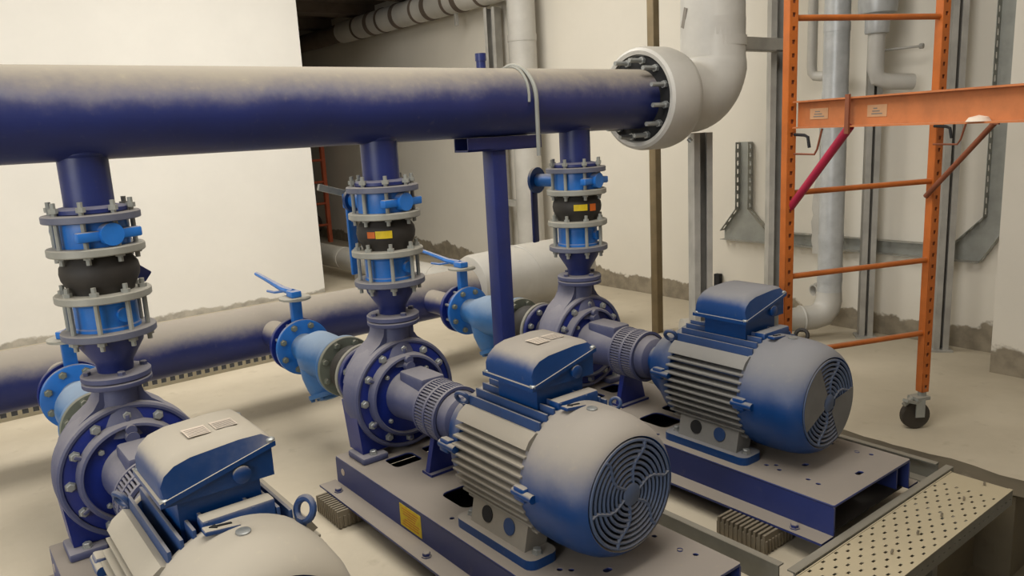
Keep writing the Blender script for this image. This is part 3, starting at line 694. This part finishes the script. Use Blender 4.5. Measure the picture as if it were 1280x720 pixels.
for y in (3.0, 4.75): part('jacket_band', MB().lathe([(0, .114), (0, .12), (.06, .12), (.06, .114)], (0, y, 0), (0, 1, 0), 28, False), m_insul, pl_)
dp_ = thing('dark_passage_pipe', 'dark bare pipe crossing the passage floor beyond the white pipe', 'pipe', (0, 8.3, .2))
part('pipe', MB().cyl((2.6, 0, 0), (4.4, 0, 0), .12, 24), m_ceil, dp_)
part('saddle', MB().bb(3.3, 3.4, -.08, .08, -.2, -.1), m_strut, dp_)

# ------------------------------------------------------------------ right hand wall furniture
rs = thing('passage_riser', 'tall white insulated riser standing at the wall behind the suction line', 'insulated pipe', (4.2, 3.04, 0))
part('jacket', MB().lathe([(0, .128), (2.2, .128), (2.2, .133), (2.26, .133), (2.26, .128), (3.69, .128)], seg=36), m_insul, rs)
strut('slim_duct', 'slim grey upright beside the tall white riser', 4.26, 3.55, 0, 2.57, .12, m_strut, -1.2, 'strut')
kb = thing('wall_bracket', 'small steel bracket between the slim upright and the white riser', 'bracket', (4.26, 3.34, .72))
part('arm', MB().bb(-.03, .03, -.16, .16, -.03, .03), m_strut, kb)
du = thing('banded_duct', 'insulated duct with dark bands under the passage ceiling', 'duct', (4.2, 0, 2.72))
part('jacket', MB().lathe([(3.2, .13), (6.55, .13)], (0, 0, 0), (0, 1, 0), 36), m_insul, du)
part('bare_pipe', MB().lathe([(6.5, .11), (10.8, .11)], (0, 0, 0), (0, 1, 0), 24), m_ceil, du)
for k, y in enumerate((3.6, 3.95, 4.15, 4.5, 4.75, 5.15, 5.5, 5.75, 6.1)):
    part('band', MB().lathe([(-.02-.018*(k % 2), .13), (-.02-.018*(k % 2), .137), (.02+.018*(k % 2), .137), (.02+.018*(k % 2), .13)], (0, y, 0), (0, 1, 0), 36, False), m_ceil, du)
part('hanger', MB().bb(-.015, .015, 4.05, 4.08, -.25, .26), m_strut, du)
lr = thing('ladder', 'orange ladder standing deep in the dark passage', 'ladder', (4.05, 7.6, 0))
for x in (-.19, .19): part('rail', MB().bb(x-.025, x+.025, -.03, .03, 0, 2.4), m_ladder, lr)
for k in range(7): part('rung', MB().cyl((-.19, 0, .25+k*.3), (.19, 0, .25+k*.3), .018, 10), m_ladder, lr)

# wall-mounted cable tray: upright, splayed fitting, horizontal run and second upright
tr = thing('wall_cable_tray', 'grey perforated cable tray forming a U on the right wall', 'cable tray', (XW, 0, 0))
xb = -.008
def strip(y0, y1, z0, z1): return MB().bb(xb-.004, xb, min(y0, y1), max(y0, y1), z0, z1)
outline = [(.84, 1.25), (.735, 1.25), (.735, .77), (.58, .62), (-.66, .62), (-.83, .8), (-.83, 3.6), (-.94, 3.6), (-.94, .74), (-.82, .535), (.975, .535), (.975, .6), (.84, .77)]
part('back_sheet', MB().prism(outline[::-1], xb-.004, xb, lambda p, d: (d, p[0], p[1])), m_galv, tr)
for a, b in ((1, 2), (2, 3), (3, 4), (4, 5), (5, 6), (7, 8), (8, 9), (9, 10), (11, 12), (12, 0)):
    (ya, za), (yb, zb_) = outline[a], outline[b]; L = math.hypot(yb-ya, zb_-za); nn = max(2, int(L/.06))
    o = part('side_rail', MB().perf((xb-.06, ya, za), (1, 0, 0), (0, (yb-ya)/L, (zb_-za)/L), .056, L, 1, nn, .018, L/nn*.55), m_galv, tr)
    solid(o, .003)

# foil-clad riser with foot elbow
fr = thing('foil_riser', 'foil-clad riser with a white elbow at its foot behind the scaffold', 'insulated pipe', (4.16, -.02, 0))
part('foil_jacket', MB().lathe([(.23, .075), (3.69, .075)], seg=32), m_alu, fr)
for z in (.36, .62, 1.5, 1.9): part('foil_joint', MB().lathe([(z, .074), (z, .0775), (z+.05, .0775), (z+.05, .074)], seg=32, cap=False), m_alu, fr)
e = [(0, 0, .3), (0, 0, .24), (-.015, .005, .19), (-.05, .02, .15), (-.1, .05, .135), (-.2, .11, .13), (-.85, .5, .12)]
part('foot_elbow', MB().tube(e, [.075, .08, .082, .082, .08, .076, .074], 28), m_insul, fr)
part('elbow_band', MB().torus((-.17, .092, .131), (-.85, .5, 0), .08, .008, 28, 6), m_insul, fr)
part('prop', MB().bb(-.36, -.345, .2, .215, 0, .06), m_strut, fr)
wp = thing('small_white_pipe', 'thin white insulated pipe elbowing towards the foil-clad riser', 'insulated pipe', (4.3, .226, 1.66))
part('jacket', MB().tube([(0, 0, 2.04), (0, 0, .06), (0, -.005, .02), (0, -.025, 0), (0, -.06, -.005), (0, -.22, -.008)], .031, 18), m_insul, wp)
ve = thing('hanging_vessel_pipe', 'foil-clad drop pipe narrowing under a wide jacket behind the scaffold', 'insulated pipe', (4.1, -.298, 1.594))
part('wide_jacket', MB().lathe([(.36, .05), (.37, .1), (.4, .105), (2.1, .105)], seg=30), m_alu, ve)
part('neck', MB().lathe([(.26, .062), (.27, .066), (.38, .066)], seg=24), m_alu, ve)
part('drop_pipe', MB().tube([(0, 0, .3), (0, 0, .06), (.01, -.01, .01), (.05, -.05, -.01), (.16, -.14, -.02)], .046, 20), m_insul, ve)
tb_ = thing('threaded_wall_rod', 'thin steel rod sticking out of the wall by the drop pipe', 'rod', (4.28, -.36, 1.77))
part('rod', MB().cyl((0, .11, 0), (0, -.1, 0), .007, 8), m_strut, tb_); part('tip', MB().cyl((0, -.1, 0), (0, -.12, 0), .015, 8), m_strut, tb_)
stb = thing('pipe_stub', 'short capped pipe stub poking out of the wall foot', 'pipe stub', (XW, .1, .27))
part('tube', MB().lathe([(-.01, .04), (.16, .04), (.16, .032), (.12, .03), (.12, 0)], (0, 0, 0), (-1, .35, -.05), 20, False), m_insul, stb)
part('coupling', MB().lathe([(.09, .038), (.09, .047), (.13, .047), (.13, .038)], (0, 0, 0), (-1, .35, -.05), 20, False), m_strut, stb)
hs = thing('hanging_plastic_strip', 'crumpled white plastic strip hanging on the wall behind the red brace', 'plastic strip', (XW-.08, .17, .5))
def crumple():
    b = MB(); n = 14; vs = []; rng = random.Random(3)
    for k in range(n+1):
        z = .6*k/n; wv = .045 if k < n-4 else .045*(n-k)/5+.006
        for s in (-1, 0, 1): vs.append((rng.uniform(-.012, .012), s*wv+rng.uniform(-.006, .006), z))
    return b.faces(vs, [(3*i+j, 3*i+j+1, 3*i+j+4, 3*i+j+3) for i in range(n) for j in range(2)])
solid(part('sheet', crumple(), m_insul, hs), .003)
part('string', MB().cyl((0, 0, .59), (.02, .02, .85), .004, 6), m_insul, hs)
db = thing('dark_board', 'narrow dark board leaning at the wall foot behind the elbow strut', 'board', (XW-.03, 1.02, 0))
part('plank', MB().bb(-.02, .02, -.025, .025, 0, .26, .003), m_dark, db)

# ------------------------------------------------------------------ rolling scaffold
D = Vector((.935, -.353, 0)).normalized(); EV = Vector((-.353, -.935, 0)).normalized()
RT = Matrix((D, -EV, Vector((0, 0, 1)))).transposed().to_4x4()       # local x along the end frame, local -y towards the rail
sc = thing('rolling_scaffold', 'orange rolling scaffold with perforated uprights and platform rails', 'scaffold', (3.036, -1.125, 0))
sc.rotation_euler = RT.to_euler()
Wd = .734
def upright():
    b = MB(); w2, d2 = .0185, .0185; z0, z1 = .17, 2.02
    b.faces([(-w2, -d2, z0), (-w2, d2, z0), (-w2, d2, z1), (-w2, -d2, z1)], [(0, 1, 2, 3)])
    b.faces([(w2, -d2, z0), (w2, d2, z0), (w2, d2, z1), (w2, -d2, z1)], [(0, 3, 2, 1)])
    b.perf((-w2, -d2, z0), (1, 0, 0), (0, 0, 1), 2*w2, z1-z0, 1, 37, .013, .016)
    b.perf((-w2, d2, z0), (1, 0, 0), (0, 0, 1), 2*w2, z1-z0, 1, 37, .013, .016)
    return b
for xx, yy_, zz_ in ((0, 0, 0), (-Wd, 0, 0), (0, -1.84, -.34), (-Wd, -1.84, -.34)):
    o = cpart('upright', 'sc_upright', upright, m_orange, sc, (xx, yy_, zz_))
    solid(o, .003)
    part('core', MB().bb(-.0145, .0145, -.0145, .0145, .18, 2.0), m_rust, o)
    part('top_tube', MB().cyl((0, 0, 2.0), (0, 0, 2.3), .016, 14), m_orange, o)
    cs = cpart('caster', 'sc_caster', lambda: MB().lathe([(-.016, .02), (-.016, .06), (-.012, .0635), (.012, .0635), (.016, .06), (.016, .02)], (-.035, 0, .0635), (.3, 1, 0), 28), m_wheel, sc, (xx, yy_, zz_))
    if xx: cs.rotation_euler.z = PI
    fk = cpart('fork', 'sc_fork', lambda: MB().bb(-.05, .02, -.03, .03, .135, .15).box((-.03, -.026, .1), (.04, .006, .085), Matrix.Rotation(-.3, 3, 'Z')).box((-.03, .026, .1), (.04, .006, .085), Matrix.Rotation(-.3, 3, 'Z')).cyl((0, 0, .14), (0, 0, .19), .018, 12), m_galv, cs)
    cpart('brake_tab', 'sc_brake', lambda: MB().box((-.075, -.012, .135), (.06, .03, .012), Matrix.Rotation(.3, 3, 'Y')).cyl((-.1, 0, .12), (-.055, 0, .145), .011, 8), m_galv, cs)
for z in (.443, .772, 1.114, 1.785):
    cpart('rung', 'sc_rung', lambda: MB().cyl((-Wd+.015, 0, 0), (-.015, 0, 0), .012, 14), m_orange, sc, (0, 0, z))
    cpart('rung', 'sc_rung', None, m_orange, sc, (0, -1.84, z-.34))
def rail(): # C channel, open towards the outside
    b = MB(); L = 1.82
    b.bb(-.003, .003, -L, -.026, -.052, .052).bb(-.028, .003, -L, -.026, .046, .052).bb(-.028, .003, -L, -.026, -.052, -.046)
    return b
for xx, s in ((-Wd+.024, 1), (-.024, 1)):
    r = cpart('platform_rail', 'sc_rail', rail, m_rail, sc, (xx, 0, 1.42))
    part('lock_pin', MB().tube([(-.02, -.03, -.075), (-.02, -.09, -.078), (-.02, -.11, -.085), (-.02, -.12, -.125)], .006, 8), m_dark, r)
    part('spring_clip', MB().tube([(-.02, -.03, -.15), (-.02, -.15, -.15), (-.02, -.165, -.13), (-.02, -.19, -.055)], .004, 6), m_rust, r)
    part('diagonal_brace', MB().tube([(-.015, -.0, -.37), (-.015, -.33, -.05)], .016 if xx < -.1 else .011, 12), m_red if xx < -.1 else m_rust, r)
    part('brace_clip', MB().bb(-.036, -.028, -.345, -.325, -.075, .062), m_rust, r)
    if xx < -.1:
        for y0_, y1_ in ((-.1, -.2), (-.4, -.49)):
            lb = part('faded_label', MB().bb(-.0045, -.003, y1_, y0_, -.02, .02), m_railtag, r)
            ln = MB()
            for k in range(3): ln.bb(-.005, -.0044, y1_+.02+k*.012, y0_-.02-k*.004, -.012+k*.009, -.008+k*.009)
            part('label_print', ln, m_ink, lb)
        part('plaster_lump', MB().lathe([(0, .035), (.012, .026), (.018, 0)], (-.015, -.86, -.046), (0, 0, 1), 12), m_paper, r)

# ------------------------------------------------------------------ trays on the plinth
gf = thing('border_frame', 'galvanized angle border on the floor around the frame by the scaffold', 'angle frame', (0, 0, 0))
x0, x1, yf, yb = 1.47, 2.53, -1.475, -.13
def angle(a, b, n):
    """angle iron from a to b: upright leg and foot pointing along n (inwards)"""
    a, b, n = Vector(a), Vector(b), Vector(n); d = (b-a).normalized(); L = (b-a).length; R = Matrix((d, n, Vector((0, 0, 1)))).transposed()
    c = (a+b)/2
    return MB().box(c+Vector((0, 0, .04)), (L, .006, .08), R).box(c+n*.025+Vector((0, 0, .004)), (L, .05, .007), R).box(c+n*.012+Vector((0, 0, .078)), (L, .024, .005), R)
part('angle_bar', angle((x0, yf, 0), (x1, yf, 0), (0, 1, 0)), m_traygrey, gf)
part('angle_bar', angle((x0, yf+.052, 0), (x0, yb-.052, 0), (1, 0, 0)), m_traygrey, gf)
part('angle_bar', angle((x1, yf+.052, 0), (x1, yb-.052, 0), (-1, 0, 0)), m_traygrey, gf)
part('angle_bar', angle((x0, yb, 0), (x1, yb, 0), (0, -1, 0)), m_traygrey, gf)
for k in range(3): part('weld_notch', MB().bb(x0+.015+k*.025, x0+.02+k*.025, yf-.006, yf-.002, .02, .075), m_dark, gf)

pt = thing('floor_cable_tray', 'wide dusty perforated cable tray lying along the plinth edge', 'cable tray', (.35, -1.69, .07))
o = part('perforated_sheet', MB().perf((0, .004, 0), (1, 0, 0), (0, 1, 0), 2.05, .205, 55, 5, .016, .008, True), m_tray, pt); solid(o, .002)
o = part('side_rail', MB().perf((0, 0, -.002), (1, 0, 0), (0, 0, -1), 2.15, .055, 58, 1, .012, .005), m_traygrey, pt); solid(o, .003)
part('top_lip', MB().bb(0, 2.15, -.002, .012, -.001, .002), m_tray, pt)
part('rear_lip', MB().bb(0, 2.15, .205, .209, -.055, .003), m_tray, pt)
part('end_sheet', MB().bb(2.05, 2.15, .0, .205, -.002, .0), m_tray, pt)
for k in range(5):
    part('bent_tab', MB().box((1.45+k*.17, .085, .004), (.035, .006, .006), Matrix.Rotation(.35, 3, 'Z') @ Matrix.Rotation(.25, 3, 'Y')), m_pad, pt)
for x in (.3, 1.1, 1.8): part('support_bar', MB().bb(x-.02, x+.02, .01, .2, -.06, -.002).bb(x-.02, x+.02, .1, .14, -.41, -.06), m_traygrey, pt)

lt = thing('low_cable_tray', 'perforated cable tray on the floor beneath the suction header', 'cable tray', (-3.4, 2.27, 0))
o = part('side_rail', MB().perf((0, 0, .0), (1, 0, 0), (0, 0, 1), 5.2, .07, 100, 1, .03, .028), m_tray, lt); solid(o, .003)
part('tray_bed', MB().bb(0, 5.2, .004, .2, .0, .003), m_dark, lt)
part('rear_rail', MB().bb(0, 5.2, .2, .205, 0, .07), m_tray, lt)

# things in the trench below the plinth edge
pp = thing('trench_pipe', 'pale pipe running through the dark trench beyond the cable tray', 'pipe', (2.95, -2.05, -.34))
part('pipe', MB().cyl((0, -1.2, .08), (0, .27, .08), .07, 20), m_insul, pp)
part('clamp', MB().lathe([(0, .068), (0, .078), (.05, .078), (.05, .068)], (0, -.1, .08), (0, 1, 0), 20, False), m_dark, pp)
